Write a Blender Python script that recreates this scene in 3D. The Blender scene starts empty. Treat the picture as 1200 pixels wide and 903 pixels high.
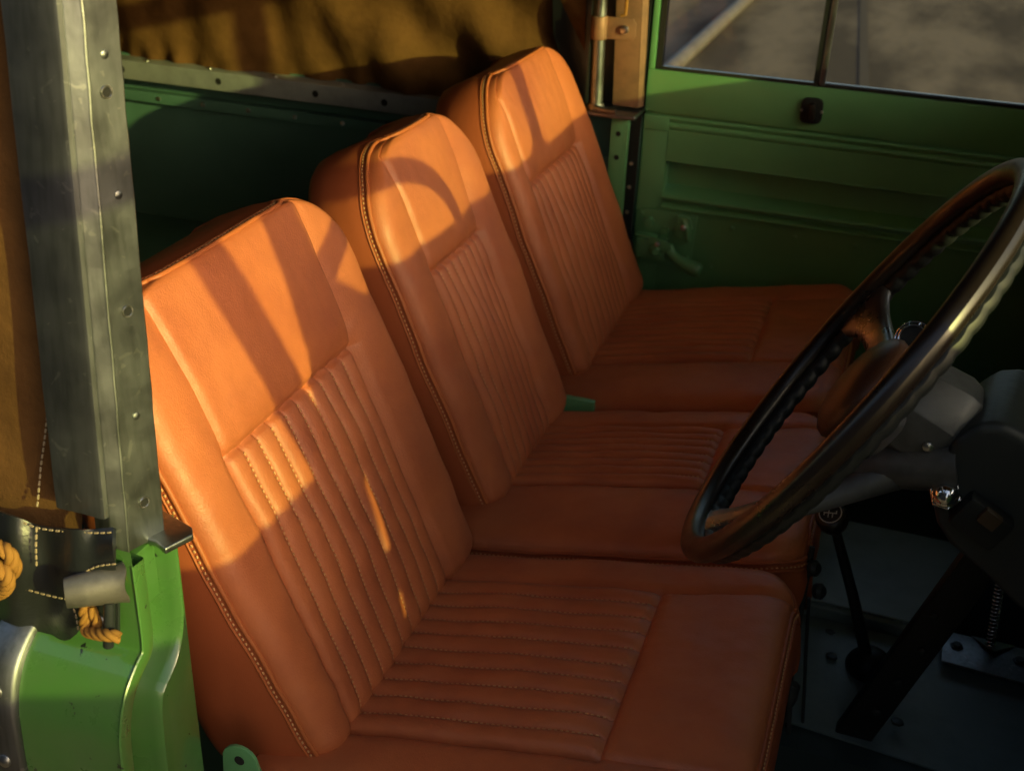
import bpy, bmesh, math, random
from mathutils import Vector, Matrix, noise as mnoise
random.seed(7)
sc = bpy.context.scene
COL = sc.collection
R = math.radians
V = Vector
# ------------------------------------------------------------------ helpers
ONE_EACH={'rivet','screw','bolt_head','bolt_hole','drain_hole','hole_rim','catch_knob','windscreen_pane','tunnel_side','latch_boss'}
class MB:
    """collects shapes and links them as one mesh object"""
    def __init__(s): s.v=[]; s.f=[]; s.cut=[]
    def add(s, vs, fs):
        b=len(s.v); s.cut.append((b,len(s.f))); s.v+=[tuple(x) for x in vs]; s.f+=[tuple(i+b for i in f) for f in fs]; return s
    def box(s, lo, hi):
        x0,y0,z0=lo; x1,y1,z1=hi
        return s.add([(x0,y0,z0),(x1,y0,z0),(x1,y1,z0),(x0,y1,z0),(x0,y0,z1),(x1,y0,z1),(x1,y1,z1),(x0,y1,z1)],
                     [(0,3,2,1),(4,5,6,7),(0,1,5,4),(1,2,6,5),(2,3,7,6),(3,0,4,7)])
    def obox(s, c, ax, ay, az):
        c=V(c);ax=V(ax);ay=V(ay);az=V(az); vs=[]
        for k in (-1,1):
            for j,i in ((-1,-1),(-1,1),(1,1),(1,-1)): vs.append(c+ax*i+ay*j+az*k)
        return s.add(vs,[(0,3,2,1),(4,5,6,7),(0,1,5,4),(1,2,6,5),(2,3,7,6),(3,0,4,7)])
    def plate(s, pts, t):
        n=len(pts); t=V(t); a=[V(p) for p in pts]; b=[p+t for p in a]
        fs=[tuple(range(n-1,-1,-1)),tuple(range(n,2*n))]+[(i,(i+1)%n,n+(i+1)%n,n+i) for i in range(n)]
        return s.add(a+b,fs)
    def tube(s, pts, r, n=10, closed=False, caps=True, flat=None):
        pts=[V(p) for p in pts]; m=len(pts); rs=r if isinstance(r,(list,tuple)) else [r]*m
        ring=[]; prev=None
        for i,p in enumerate(pts):
            if closed: t=pts[(i+1)%m]-pts[i-1]
            else: t=pts[min(i+1,m-1)]-pts[max(i-1,0)]
            t.normalize()
            if prev is None:
                u=V((0,0,1)) if abs(t.z)<.9 else V((1,0,0))
            else: u=prev
            u=(u-t*u.dot(t)); u.normalize(); prev=u; w=t.cross(u)
            ring.append([p+(u*math.cos(2*math.pi*k/n)+w*math.sin(2*math.pi*k/n))*rs[i] for k in range(n)])
        vs=[q for rg in ring for q in rg]; fs=[]
        for i in range(m if closed else m-1):
            a=i*n; b=((i+1)%m)*n
            for k in range(n): fs.append((a+k,a+(k+1)%n,b+(k+1)%n,b+k))
        if caps and not closed: fs+= [tuple(range(n-1,-1,-1)), tuple((m-1)*n+k for k in range(n))]
        return s.add(vs,fs)
    def lathe(s, o, ax, prof, n=24, caps=True):
        """prof: (distance along ax, radius)"""
        o=V(o); ax=V(ax).normalized(); u=ax.orthogonal().normalized(); w=ax.cross(u); vs=[];fs=[]
        for d,r in prof:
            for k in range(n):
                a=2*math.pi*k/n; vs.append(o+ax*d+(u*math.cos(a)+w*math.sin(a))*r)
        for i in range(len(prof)-1):
            for k in range(n): fs.append((i*n+k,i*n+(k+1)%n,(i+1)*n+(k+1)%n,(i+1)*n+k))
        if caps: fs+=[tuple(range(n-1,-1,-1)),tuple((len(prof)-1)*n+k for k in range(n))]
        return s.add(vs,fs)
    def grid(s, rows, flip=False):
        n=len(rows[0]); vs=[p for r in rows for p in r]; fs=[]
        for i in range(len(rows)-1):
            for k in range(n-1):
                q=(i*n+k,i*n+k+1,(i+1)*n+k+1,(i+1)*n+k); fs.append(q[::-1] if flip else q)
        return s.add(vs,fs)
    def prof(s, sections, closed=False):
        return s.grid(sections)
    def build(s, name, mat, parent=None, bevel=0, seg=2, smooth=40, solid=0):
        if name in ONE_EACH and len(s.cut)>1:      # every screw, rivet, hole and pane is a part of its own
            ends=s.cut[1:]+[(len(s.v),len(s.f))]
            for (v0,f0),(v1,f1) in zip(s.cut,ends):
                q=MB(); q.add(s.v[v0:v1],[tuple(i-v0 for i in f) for f in s.f[f0:f1]]); o=q.build(name,mat,parent,bevel,seg,smooth,solid)
            return o
        me=bpy.data.meshes.new(name); me.from_pydata(s.v,[],s.f)
        bm=bmesh.new(); bm.from_mesh(me)
        if solid:
            bmesh.ops.remove_doubles(bm,verts=bm.verts,dist=1e-6)
            bmesh.ops.solidify(bm,geom=bm.faces[:],thickness=solid)
        bmesh.ops.recalc_face_normals(bm,faces=bm.faces[:])
        if bevel:
            es=[e for e in bm.edges if len(e.link_faces)==2 and e.calc_face_angle(0)>R(25)]
            bmesh.ops.bevel(bm,geom=es,offset=bevel,segments=seg,affect='EDGES',profile=.6,clamp_overlap=True)
        bm.to_mesh(me); bm.free()
        if smooth:
            me.shade_smooth(); me.set_sharp_from_angle(angle=R(smooth))
        o=bpy.data.objects.new(name,me); COL.objects.link(o)
        if mat: me.materials.append(mat)
        if parent:
            o.parent=parent
            o.matrix_parent_inverse=Matrix.Translation(-V(parent.location)) if parent.type=='EMPTY' else Matrix.Identity(4)
        return o
def tag(o,label,cat,group=None,kind=None):
    if label: o['label']=label
    if cat: o['category']=cat
    if group: o['group']=group
    if kind: o['kind']=kind
    return o
def thing(name,loc,label,cat,group=None):
    o=bpy.data.objects.new(name,None); o.empty_display_size=.05; o.location=loc; COL.objects.link(o)
    return tag(o,label,cat,group,'thing')
def lerp(a,b,t): return a+(b-a)*t
def dashes(mb, pts, pitch=.0062, fill=.62, r=.0009, up=None):
    """little thread stitches along a polyline"""
    pts=[V(p) for p in pts]; L=[0]
    for i in range(1,len(pts)): L.append(L[-1]+(pts[i]-pts[i-1]).length)
    def at(d):
        for i in range(1,len(pts)):
            if d<=L[i]: 
                t=(d-L[i-1])/max(1e-9,L[i]-L[i-1]); return pts[i-1].lerp(pts[i],t)
        return pts[-1]
    d=pitch*.3
    while d+pitch*fill<L[-1]:
        a=at(d); b=at(d+pitch*fill); t=(b-a).normalized(); m=(a+b)/2
        u=t.orthogonal().normalized(); w=t.cross(u)
        vs=[a]; 
        for q in (a.lerp(m,.35),b.lerp(m,.35)):
            vs+=[q+u*r,q+w*r,q-u*r,q-w*r]
        vs.append(b)
        fs=[(0,1,2),(0,2,3),(0,3,4),(0,4,1)]+[(1+k,5+k,5+(k+1)%4,1+(k+1)%4) for k in range(4)]+[(9,6,5),(9,7,6),(9,8,7),(9,5,8)]
        mb.add(vs,fs); d+=pitch
def smoothpath(pts,n=8):
    """Catmull-Rom"""
    pts=[V(p) for p in pts]; out=[]
    P=[pts[0]*2-pts[1]]+pts+[pts[-1]*2-pts[-2]]
    for i in range(1,len(P)-2):
        for k in range(n):
            t=k/n; a,b,c,d=P[i-1],P[i],P[i+1],P[i+2]
            out.append(.5*((2*b)+(c-a)*t+(2*a-5*b+4*c-d)*t*t+(3*b-a-3*c+d)*t**3))
    out.append(pts[-1]); return out
# ------------------------------------------------------------------ materials
def mat(name, base, rough=.5, metal=0, spec=.5, coat=0, bump=None, var=None, rvar=None, extra=None, coat_rough=.05, bump2=None):
    """bump=(scale,strength,distance); var=(scale,colour2,amount); rvar=(scale,lo,hi)"""
    m=bpy.data.materials.new(name); m.use_nodes=True; nt=m.node_tree; N=nt.nodes; L=nt.links
    b=N['Principled BSDF']; b.inputs['Base Color'].default_value=(*base,1); b.inputs['Roughness'].default_value=rough
    b.inputs['Metallic'].default_value=metal; b.inputs['Specular IOR Level'].default_value=spec
    b.inputs['Coat Weight'].default_value=coat; b.inputs['Coat Roughness'].default_value=coat_rough
    tc=N.new('ShaderNodeTexCoord'); co=tc.outputs['Object']
    def noise(scale,detail=4,rgh=.55):
        n=N.new('ShaderNodeTexNoise'); n.inputs['Scale'].default_value=scale; n.inputs['Detail'].default_value=detail; n.inputs['Roughness'].default_value=rgh
        L.new(co,n.inputs['Vector']); return n
    def ramp(src,a,b_,c0,c1):
        r=N.new('ShaderNodeMapRange'); r.inputs['From Min'].default_value=a; r.inputs['From Max'].default_value=b_
        r.inputs['To Min'].default_value=c0; r.inputs['To Max'].default_value=c1; L.new(src,r.inputs['Value']); return r.outputs['Result']
    if var:
        n=noise(var[0],6,.6); mx=N.new('ShaderNodeMix'); mx.data_type='RGBA'
        mx.inputs['A'].default_value=(*base,1); mx.inputs['B'].default_value=(*var[1],1)
        L.new(ramp(n.outputs['Fac'],.42,.66,0,var[2]),mx.inputs['Factor']); L.new(mx.outputs['Result'],b.inputs['Base Color'])
    if rvar:
        n=noise(rvar[0],5,.6); L.new(ramp(n.outputs['Fac'],.35,.65,rvar[1],rvar[2]),b.inputs['Roughness'])
    prevn=None
    for bp in (bump,bump2):
        if not bp: continue
        if len(bp)>3 and bp[3]=='leather':
            n=N.new('ShaderNodeTexVoronoi'); n.inputs['Scale'].default_value=bp[0]; L.new(co,n.inputs['Vector']); src=n.outputs['Distance']
        else: src=noise(bp[0],5).outputs['Fac']
        bn=N.new('ShaderNodeBump'); bn.inputs['Strength'].default_value=bp[1]; bn.inputs['Distance'].default_value=bp[2]
        L.new(src,bn.inputs['Height'])
        if prevn: L.new(prevn,bn.inputs['Normal'])
        prevn=bn.outputs['Normal']
    if prevn: L.new(prevn,b.inputs['Normal'])
    if extra: extra(N,L,b,co)
    return m
LEATHER=mat('tan_leather',(.47,.133,.048),.56,spec=.5,bump=(520,.32,.0006,'leather'),bump2=(28,.34,.004),var=(7,(.36,.092,.036),.9),rvar=(40,.46,.56))
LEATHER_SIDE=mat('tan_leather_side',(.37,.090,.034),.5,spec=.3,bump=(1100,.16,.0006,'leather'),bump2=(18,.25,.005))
PIPING=mat('tan_piping',(.40,.110,.035),.5,spec=.35)
THREAD=mat('tan_thread',(.60,.31,.14),.8)
CREAM=mat('cream_thread',(.34,.26,.16),.8)
def streaks(N,L,b,co):
    src=b.inputs['Base Color'].links[0].from_socket
    mp=N.new('ShaderNodeMapping'); mp.inputs['Scale'].default_value=(1,1,.10); L.new(co,mp.inputs['Vector'])
    n=N.new('ShaderNodeTexNoise'); n.inputs['Scale'].default_value=190; n.inputs['Detail'].default_value=6; L.new(mp.outputs[0],n.inputs['Vector'])
    r=N.new('ShaderNodeMapRange'); r.inputs['From Min'].default_value=.45; r.inputs['From Max'].default_value=.72; r.inputs['To Max'].default_value=.42; L.new(n.outputs['Fac'],r.inputs['Value'])
    mx=N.new('ShaderNodeMix'); mx.data_type='RGBA'; L.new(r.outputs['Result'],mx.inputs['Factor']); L.new(src,mx.inputs['A']); mx.inputs['B'].default_value=(.10,.115,.11,1); 
    w=N.new('ShaderNodeTexNoise'); w.inputs['Scale'].default_value=60; w.inputs['Detail'].default_value=8; w.inputs['Distortion'].default_value=1.5; L.new(co,w.inputs['Vector'])
    r2=N.new('ShaderNodeMapRange'); r2.inputs['From Min'].default_value=.64; r2.inputs['From Max'].default_value=.68; r2.inputs['To Max'].default_value=.5; L.new(w.outputs['Fac'],r2.inputs['Value'])
    m2=N.new('ShaderNodeMix'); m2.data_type='RGBA'; L.new(r2.outputs['Result'],m2.inputs['Factor']); L.new(mx.outputs['Result'],m2.inputs['A']); m2.inputs['B'].default_value=(.42,.43,.42,1); L.new(m2.outputs['Result'],b.inputs['Base Color'])
GALV=mat('galvanised_steel',(.28,.295,.315),.36,metal=1,var=(14,(.19,.205,.22),.7),rvar=(20,.30,.44),bump=(160,.10,.001),bump2=(14,.12,.003),extra=streaks)
GALV_DULL=mat('dull_galvanised_sheet',(.27,.28,.30),.42,metal=1,var=(7,(.19,.20,.215),.7),rvar=(14,.38,.52),bump=(120,.10,.001),bump2=(9,.05,.003),extra=streaks)
GALV_EDGE=mat('bare_metal_edge',(.75,.72,.66),.3,metal=1)
ZINC=mat('zinc_bolt',(.55,.55,.55),.3,metal=1)
CHROME=mat('chrome',(.75,.76,.78),.12,metal=1)
def chips(N,L,b,co):
    n=N.new('ShaderNodeTexNoise'); n.inputs['Scale'].default_value=90; n.inputs['Detail'].default_value=3; L.new(co,n.inputs['Vector'])
    r=N.new('ShaderNodeMapRange'); r.inputs['From Min'].default_value=.69; r.inputs['From Max'].default_value=.71; L.new(n.outputs['Fac'],r.inputs['Value'])
    mx=N.new('ShaderNodeMix'); mx.data_type='RGBA'; L.new(r.outputs['Result'],mx.inputs['Factor'])
    src=b.inputs['Base Color'].links
    if src: L.new(src[0].from_socket,mx.inputs['A'])
    else: mx.inputs['A'].default_value=b.inputs['Base Color'].default_value
    mx.inputs['B'].default_value=(.012,.018,.010,1); L.new(mx.outputs['Result'],b.inputs['Base Color'])
GREEN=mat('gloss_green_paint',(.058,.160,.036),.30,spec=.5,coat=1,bump=(140,.05,.0006),bump2=(9,.06,.003),extra=chips,var=(24,(.072,.145,.050),.5),rvar=(18,.24,.46),coat_rough=.05)
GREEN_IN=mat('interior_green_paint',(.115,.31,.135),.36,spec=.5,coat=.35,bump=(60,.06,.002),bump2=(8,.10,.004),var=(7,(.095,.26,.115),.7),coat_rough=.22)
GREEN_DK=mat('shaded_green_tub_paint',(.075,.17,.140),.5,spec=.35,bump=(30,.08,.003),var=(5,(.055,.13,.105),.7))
CANVAS=mat('khaki_canvas',(.125,.060,.020),.95,spec=.1,bump=(700,.35,.001),bump2=(16,.45,.012),var=(14,(.085,.040,.013),.9))
VINYL=mat('black_vinyl',(.014,.016,.018),.36,spec=.5,bump=(420,.2,.0006),bump2=(22,.35,.006))
ROPE=mat('yellow_rope',(.27,.13,.028),.85,spec=.2,bump=(900,.4,.001),var=(60,(.25,.115,.025),.7))
BLACK=mat('black_bakelite',(.012,.008,.006),.2,spec=.5,coat=.08,rvar=(20,.26,.42),bump=(12,.06,.003))
BLACK_RUB=mat('black_rubber',(.008,.010,.011),.5,spec=.35)
GUN=mat('dark_polished_spoke_metal',(.20,.20,.21),.26,metal=.9,rvar=(30,.2,.42))
HORN=mat('brown_horn_pad',(.055,.024,.013),.4,spec=.35)
CAST=mat('grey_cast_metal',(.085,.087,.088),.55,metal=.5,var=(28,(.05,.05,.05),.95),bump=(80,.2,.002),rvar=(22,.42,.7))
DARKMETAL=mat('dark_grey_painted_metal',(.020,.024,.026),.45,spec=.4,bump=(60,.12,.002),bump2=(10,.25,.006),var=(14,(.014,.017,.019),.8))
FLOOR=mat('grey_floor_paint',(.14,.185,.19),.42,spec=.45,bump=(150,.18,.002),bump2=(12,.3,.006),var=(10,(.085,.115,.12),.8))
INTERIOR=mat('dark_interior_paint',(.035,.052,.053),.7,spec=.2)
AMBER=mat('amber_plastic',(.05,.028,.014),.4)
WHITE=mat('white_engraving',(.55,.58,.58),.5)
HOLE=mat('hole_shadow',(.006,.006,.006),.9)
RAIL=mat('grey_galvanised_rail',(.30,.32,.33),.5,metal=.35,spec=.5,var=(20,(.20,.215,.225),.8),bump=(120,.1,.001),rvar=(16,.4,.6))
TIN=mat('brushed_tin',(.20,.185,.17),.52,metal=.7,var=(45,(.10,.095,.09),.8),bump=(130,.12,.001))
SUNLIT_GALV=mat('sunlit_galvanised_post',(.27,.145,.085),.5,metal=.3,var=(30,(.16,.09,.06),.7),bump=(50,.15,.003))  # galvanised metal with the sun's warm tint put into its colour
def glass():
    m=bpy.data.materials.new('window_glass'); m.use_nodes=True; nt=m.node_tree; N=nt.nodes; N.clear()
    o=N.new('ShaderNodeOutputMaterial'); mx=N.new('ShaderNodeMixShader'); t=N.new('ShaderNodeBsdfTransparent'); g=N.new('ShaderNodeBsdfGlossy')
    f=N.new('ShaderNodeFresnel'); f.inputs['IOR'].default_value=1.3; g.inputs['Roughness'].default_value=.03; t.inputs['Color'].default_value=(.93,.95,.94,1)
    nt.links.new(f.outputs[0],mx.inputs[0]); nt.links.new(t.outputs[0],mx.inputs[1]); nt.links.new(g.outputs[0],mx.inputs[2]); nt.links.new(mx.outputs[0],o.inputs[0])
    return m
GLASS=glass()
def groundmat():
    def ex(N,L,b,co):
        n=N.new('ShaderNodeTexNoise'); n.inputs['Scale'].default_value=.8; n.inputs['Detail'].default_value=7
        mp=N.new('ShaderNodeMapping'); mp.inputs['Scale'].default_value=(2.6,.8,1); L.new(co,mp.inputs['Vector']); L.new(mp.outputs[0],n.inputs['Vector'])
        r=N.new('ShaderNodeMapRange'); r.inputs['From Min'].default_value=.38; r.inputs['From Max'].default_value=.62; L.new(n.outputs['Fac'],r.inputs['Value'])
        mx=N.new('ShaderNodeMix'); mx.data_type='RGBA'; mx.inputs['A'].default_value=(.050,.041,.034,1); mx.inputs['B'].default_value=(.118,.095,.074,1)
        L.new(r.outputs['Result'],mx.inputs['Factor']); L.new(mx.outputs['Result'],b.inputs['Base Color'])
    return mat('worn_concrete',(.3,.25,.2),.95,spec=.02,bump=(9,.4,.02),extra=ex)
GROUND=groundmat()
# ------------------------------------------------------------------ camera
cam=bpy.data.cameras.new('camera'); co=bpy.data.objects.new('camera',cam); COL.objects.link(co); sc.camera=co
CAM=V((0.4108,-0.7233,0.8767)); yaw,pit,rol,F=R(-17.89),R(-27.3891),R(2.4541),1374.27
fw=V((math.cos(pit)*math.sin(yaw),math.cos(pit)*math.cos(yaw),math.sin(pit)))
rt=fw.cross(V((0,0,1))).normalized(); up=rt.cross(fw)
r2=rt*math.cos(rol)+up*math.sin(rol); u2=up*math.cos(rol)-rt*math.sin(rol)
M=Matrix.Identity(4)
for i in range(3): M[i][0]=r2[i]; M[i][1]=u2[i]; M[i][2]=-fw[i]; M[i][3]=CAM[i]
co.matrix_world=M
cam.sensor_width=36; cam.lens=36*F/1200; cam.clip_start=.02; cam.clip_end=500
cam.dof.use_dof=True; cam.dof.focus_distance=1.08; cam.dof.aperture_fstop=9.5
def px(u,v,axis,val):
    """the point of the plane x, y or z = val that stands at this spot of the photograph (measured once, kept as a real position)"""
    d=r2*((u-600)/F)+u2*(-(v-451.5)/F)+fw; i='xyz'.index(axis); t=(val-CAM[i])/d[i]; return CAM+d*t
# ------------------------------------------------------------------ light
SUN_AZ,SUN_EL=-25,13
w=bpy.data.worlds.new('World'); sc.world=w; w.use_nodes=True
sky=w.node_tree.nodes.new('ShaderNodeTexSky'); sky.sky_type='NISHITA'; sky.sun_disc=False
sky.sun_elevation=R(SUN_EL); sky.sun_rotation=R(90-SUN_AZ); sky.dust_density=7.0; sky.air_density=1.1
bg=w.node_tree.nodes['Background']; bg.inputs['Strength'].default_value=.15
w.node_tree.links.new(sky.outputs[0],bg.inputs[0])
sl=bpy.data.lights.new('sun','SUN'); so=bpy.data.objects.new('sun',sl); COL.objects.link(so)
sl.energy=2.15; sl.angle=R(.6); sl.color=(1,.97,.24)
sd=V((math.cos(R(SUN_EL))*math.cos(R(SUN_AZ)),math.cos(R(SUN_EL))*math.sin(R(SUN_AZ)),math.sin(R(SUN_EL))))
so.rotation_euler=sd.to_track_quat('Z','Y').to_euler(); so.location=sd*8
sc.view_settings.view_transform='Standard'; sc.view_settings.look='None'; sc.view_settings.exposure=1.06; sc.view_settings.gamma=1
# ------------------------------------------------------------------ ground outside
g=MB(); g.box((-60,-60,-1.15),(60,60,-.95)); tag(g.build('ground',GROUND,smooth=0),None,None,kind='structure')
# ================================================================== SEATS
TH=R(23.03); TC=R(11.85); ZC=.0095; H=.503; H1=.329
ct,st=math.cos(TH),math.sin(TH)
def BPt(y,h,off): return V((-st*h+off*ct, y, ct*h+off*st))
cc,cs=math.cos(TC),math.sin(TC)
def CPt(x,y,off): return V((cc*x-cs*off, y, ZC+cs*x+cc*off))
def edge(d,Rr,drop):
    if d>=Rr: return 0
    t=1-max(0,d)/Rr; return -drop*(1-math.sqrt(max(0,1-t*t)))
def crease(d,dep=.0035,wd=.0035): return -dep*math.exp(-(d/wd)**2)
def make_seat(seat_label, yn,yf,sn,sf,nfl, cy0,cy1,c0,c1,ncf, wr, group, nslope, depth):
    root=thing('front_seat',(0,(cy0+cy1)/2,-.10),seat_label,'seat',group)
    rng=random.Random(wr)
    ph=[rng.uniform(0,6.28) for _ in range(12)]
    # ---------- backrest
    rc=.112; rb=.03
    def ins(h,rq=.112):       # how far the outline's edge lies in from the full width
        a=0
        if h>H-rq: a=rq-math.sqrt(max(0,rq*rq-(h-(H-rq))**2))
        if h<rb: a=rb-math.sqrt(max(0,rb*rb-(rb-h)**2))
        return a
    def taper(h): return .010*max(0,(h-.25)/.26)
    def lo(h): return yn+nslope*(1-h/H)+ins(h,.112 if yn>.1 else .085)+taper(h)
    def hi(h): return yf-ins(h,.078)-taper(h)*1.4
    def s0(h): return max(sn-.008*max(0,(h-H1)/.18), lo(h)+.012)
    def s1(h): return min(sf+.010*max(0,(h-H1)/.18), hi(h)-.012)
    hb=[0,.003,.008,.015,.023,.032]; 
    hs=hb+[lerp(.032,H1-.012,i/22) for i in range(1,23)]+[H1-.008,H1-.0045,H1-.002,H1,H1+.002,H1+.0045,H1+.008]
    hs+=[lerp(H1+.008,H-rc,i/10) for i in range(1,7)]
    hs+=[H-rc+rc*math.sin(math.pi/2*i/20) for i in range(1,21)]
    FT=(0,.035,.09,.19,.34,.5,.66,.81,.91,.965); nb=16; npl=nfl*10
    def off(y,h):
        a,b,c,d=lo(h),s0(h),s1(h),hi(h)
        o=-.006*max(0,(h-.40)/.112)**2
        o+=edge(min(y-a,d-y),.020,.014)
        o+=edge(H-h,.024,.005)+edge(h,.028,.026)
        if y<b: t=(y-a)/max(1e-6,b-a); o+=.0060*math.sin(math.pi*min(1,t))**.7*min(1,(H-h)/.12+.25)
        elif y>c: t=(d-y)/max(1e-6,d-c); o+=.0095*math.sin(math.pi*min(1,t))**.7*min(1,(H-h)/.12+.25)
        else:
            t=(y-b)/max(1e-6,c-b)
            if h>=H1: 
                o+=.006*math.sin(math.pi*t)**.6*(1-math.exp(-(h-H1)/.012))+.004*(1-math.exp(-(h-H1)/.010))
            else:
                k=t*nfl; fl=abs(math.sin(math.pi*k))**.42
                o+=-.0050+.0080*fl*(1-.6*math.exp(-((H1-h)/.010)))+.008*math.sin(math.pi*t)*math.sin(math.pi*min(1,h/H1))
                o+=.0006*math.sin(h*70+ph[0]+int(k)*1.7)*fl*min(1,(H1-h)/.04)*min(1,h/.05)
        o+=crease(y-b,.0035)+crease(y-c,.0035)
        if b<=y<=c: o+=crease(h-H1,.0045,.0035)
        dn=min(abs(y-b),abs(y-c)); q=mnoise.noise(V((y*9+wr,h*75,wr*1.3)))
        o+=.0012*q*math.exp(-dn/.016)*(1 if y<b or y>c else .25)
        o+=.0014*mnoise.noise(V((y*22,h*22,wr*2.1)))+.0007*mnoise.noise(V((y*55,h*40,wr*3.7)))
        if h>H1 and b<=y<=c: o+=.0010*mnoise.noise(V((y*80,h*10,wr)))*math.exp(-(h-H1)/.018)
        # soft stuffing waves and a few puckers near the bolster foot
        o+=.0016*math.sin(y*31+h*17+ph[1])*math.sin(h*23+ph[2])
        if h<.14 and (y<b or y>c): o+=.0022*math.sin(h*120+y*40+ph[3])*math.exp(-((h-.065)/.04)**2)*math.exp(-((y-(b if y<b else c))/.05)**2)*.8
        return o
    shell=MB(); panel=MB(); rows=[]
    for h in hs:
        a,b,c,d=lo(h),s0(h),s1(h),hi(h)
        ys=[a+(b-a)*((1-math.cos(math.pi/2*i/nb)) if i<nb else 1) for i in range(nb)]+[lerp(b,c,(i//10+FT[i%10])/nfl) for i in range(npl+1)]
        ys+=[d-(d-c)*(1-math.cos(math.pi/2*(nb-1-i)/nb)) for i in range(nb)]
        rows.append([BPt(y,h,off(y,h)) for y in ys])
    ih=hs.index(H1)
    shell.grid([r[:nb+1] for r in rows]); shell.grid([r[nb+npl:] for r in rows]); shell.grid([r[nb:nb+npl+1] for r in rows[ih:]])
    panel.grid([r[nb:nb+npl+1] for r in rows[:ih+1]])
    # boxing round the edge and the back
    T=depth; kd=T/.115
    per=[(r[0],0) for r in rows]+[(p,1) for p in rows[-1][1:-1]]+[(r[-1],0) for r in rows[::-1]]+[(p,1) for p in rows[0][-2:0:-1]]
    per=[p for p,_ in per]; nrm=V((ct,0,st)); ctr=BPt((yn+yf)/2,H*.5,0)
    box=MB(); n=len(per); rings=[]
    for d,sh in ((0,0),(.004,.0015),(.012,.004),(.035*kd,.007),(.07*kd,.006),(.098*kd,.001),(.110*kd,-.007),(T,-.02)):
        rg=[]
        for p in per:
            q=p-ctr; ax=q-nrm*q.dot(nrm); ax.normalize(); rg.append(p-nrm*d+ax*sh)
        rings.append(rg)
    vs=[p for rg in rings for p in rg]; fs=[]
    for i in range(len(rings)-1):
        for k in range(n): fs.append((i*n+k,i*n+(k+1)%n,(i+1)*n+(k+1)%n,(i+1)*n+k))
    fs.append(tuple((len(rings)-1)*n+k for k in range(n)))
    box.add(vs,fs)
    back=shell.build('backrest',LEATHER,root,smooth=60)
    panel.build('pleated_panel',LEATHER,back,smooth=70)
    box.build('side_panel',LEATHER_SIDE,back,smooth=60)
    # piping and stitching: up the near edge, over the top, down the far edge
    loop=[r[0] for r in rows[3:]]+rows[-1][1:-1]+[r[-1] for r in rows[::-1][:-3]]
    def outw(p,e,dn):
        q=p-ctr; ax=q-nrm*q.dot(nrm); ax.normalize(); return p+ax*e-nrm*dn
    pp=[outw(p,.0012,.0005) for p in loop]
    pm=MB(); pm.tube(pp,.0027,8)
    p2=[outw(p,.0036,.0098) for p in loop]; pm.tube(p2,.0014,6)
    pm.build('piping',PIPING,back,smooth=80)
    sm=MB(); dashes(sm,[outw(p,.0034,.0060) for p in loop],.0060,.6,.0011)
    for k in range(1,nfl):
        c=nb+k*10
        pts=[rows[i][c]+nrm*.0030 for i in range(3,ih-1)]
        dashes(sm,pts,.0060,.62,.0012)
    sm.build('stitching',THREAD,back,smooth=0)
    # ---------- cushion
    xb,xf=-.085,.400; rcf=.05; yp=.258
    def cin(x):
        return rcf-math.sqrt(max(0,rcf*rcf-(x-(xf-rcf))**2)) if x>xf-rcf else 0
    def clo(x): return cy0+cin(x)
    def chi(x): return cy1-cin(x)
    def k0(x): return max(c0-.004*max(0,(x-.30)/.1),clo(x)+.010)
    def k1(x): return min(c1+.016*max(0,(x-.24)/.16)**2,chi(x)-.010)
    ncb=14; npc=ncf*10
    xs=[lerp(xb,yp-.010,i/30) for i in range(31)]+[yp-.006,yp-.003,yp,yp+.003,yp+.006]+[lerp(yp+.006,xf-rcf,i/8) for i in range(1,9)]+[xf-rcf+rcf*math.sin(math.pi/2*i/12) for i in range(1,13)]
    wy=(cy0+cy1)/2
    def coff(x,y):
        a,b,c,d=clo(x),k0(x),k1(x),chi(x)
        o=edge(min(y-a,d-y),.034,.018)+edge(xf-x,.042,.019)
        o+=.008*math.sin(math.pi*(y-cy0)/(cy1-cy0))*math.sin(math.pi*min(1,max(0,(x+.09)/.49)))
        if y<b: o+=.0035*math.sin(math.pi*(y-a)/max(1e-6,b-a))
        elif y>c: o+=.0035*math.sin(math.pi*(d-y)/max(1e-6,d-c))
        else:
            t=(y-b)/max(1e-6,c-b)
            if x<yp:
                k=t*ncf; fl=abs(math.sin(math.pi*k))**.42
                o+=-.0045+.0084*fl*(1-.6*math.exp(-(yp-x)/.010))
                o+=.0009*fl*math.sin(x*46+ph[4]+int(k)*2.3)*math.sin(x*13+ph[5])
            else: o+=.005*math.sin(math.pi*t)**.6*(1-math.exp(-(x-yp)/.012))
        o+=crease(y-b,.003)+crease(y-c,.003)
        if b<=y<=c: o+=crease(x-yp,.0045,.0035)
        o+=.0012*math.sin(y*26+x*19+ph[6])*math.sin(x*21+ph[7])
        dn=min(abs(y-b),abs(y-c)); o+=.0012*mnoise.noise(V((x*70,y*9,wr*1.9)))*math.exp(-dn/.016)*(1 if y<b or y>c else .25)
        o+=.0018*mnoise.noise(V((x*20,y*20,wr*4.1)))+.0009*mnoise.noise(V((x*38,y*60,wr*5.3)))
        if b<=y<=c and x>yp: o+=.0011*mnoise.noise(V((y*80,x*10,wr)))*math.exp(-(x-yp)/.018)
        return o
    cr=[]
    for x in xs:
        a,b,c,d=clo(x),k0(x),k1(x),chi(x)
        ys=[a+(b-a)*((1-math.cos(math.pi/2*i/ncb)) if i<ncb else 1) for i in range(ncb)]+[lerp(b,c,(i//10+FT[i%10])/ncf) for i in range(npc+1)]
        ys+=[d-(d-c)*(1-math.cos(math.pi/2*(ncb-1-i)/ncb)) for i in range(ncb)]
        cr.append([CPt(x,y,coff(x,y)) for y in ys])
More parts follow.
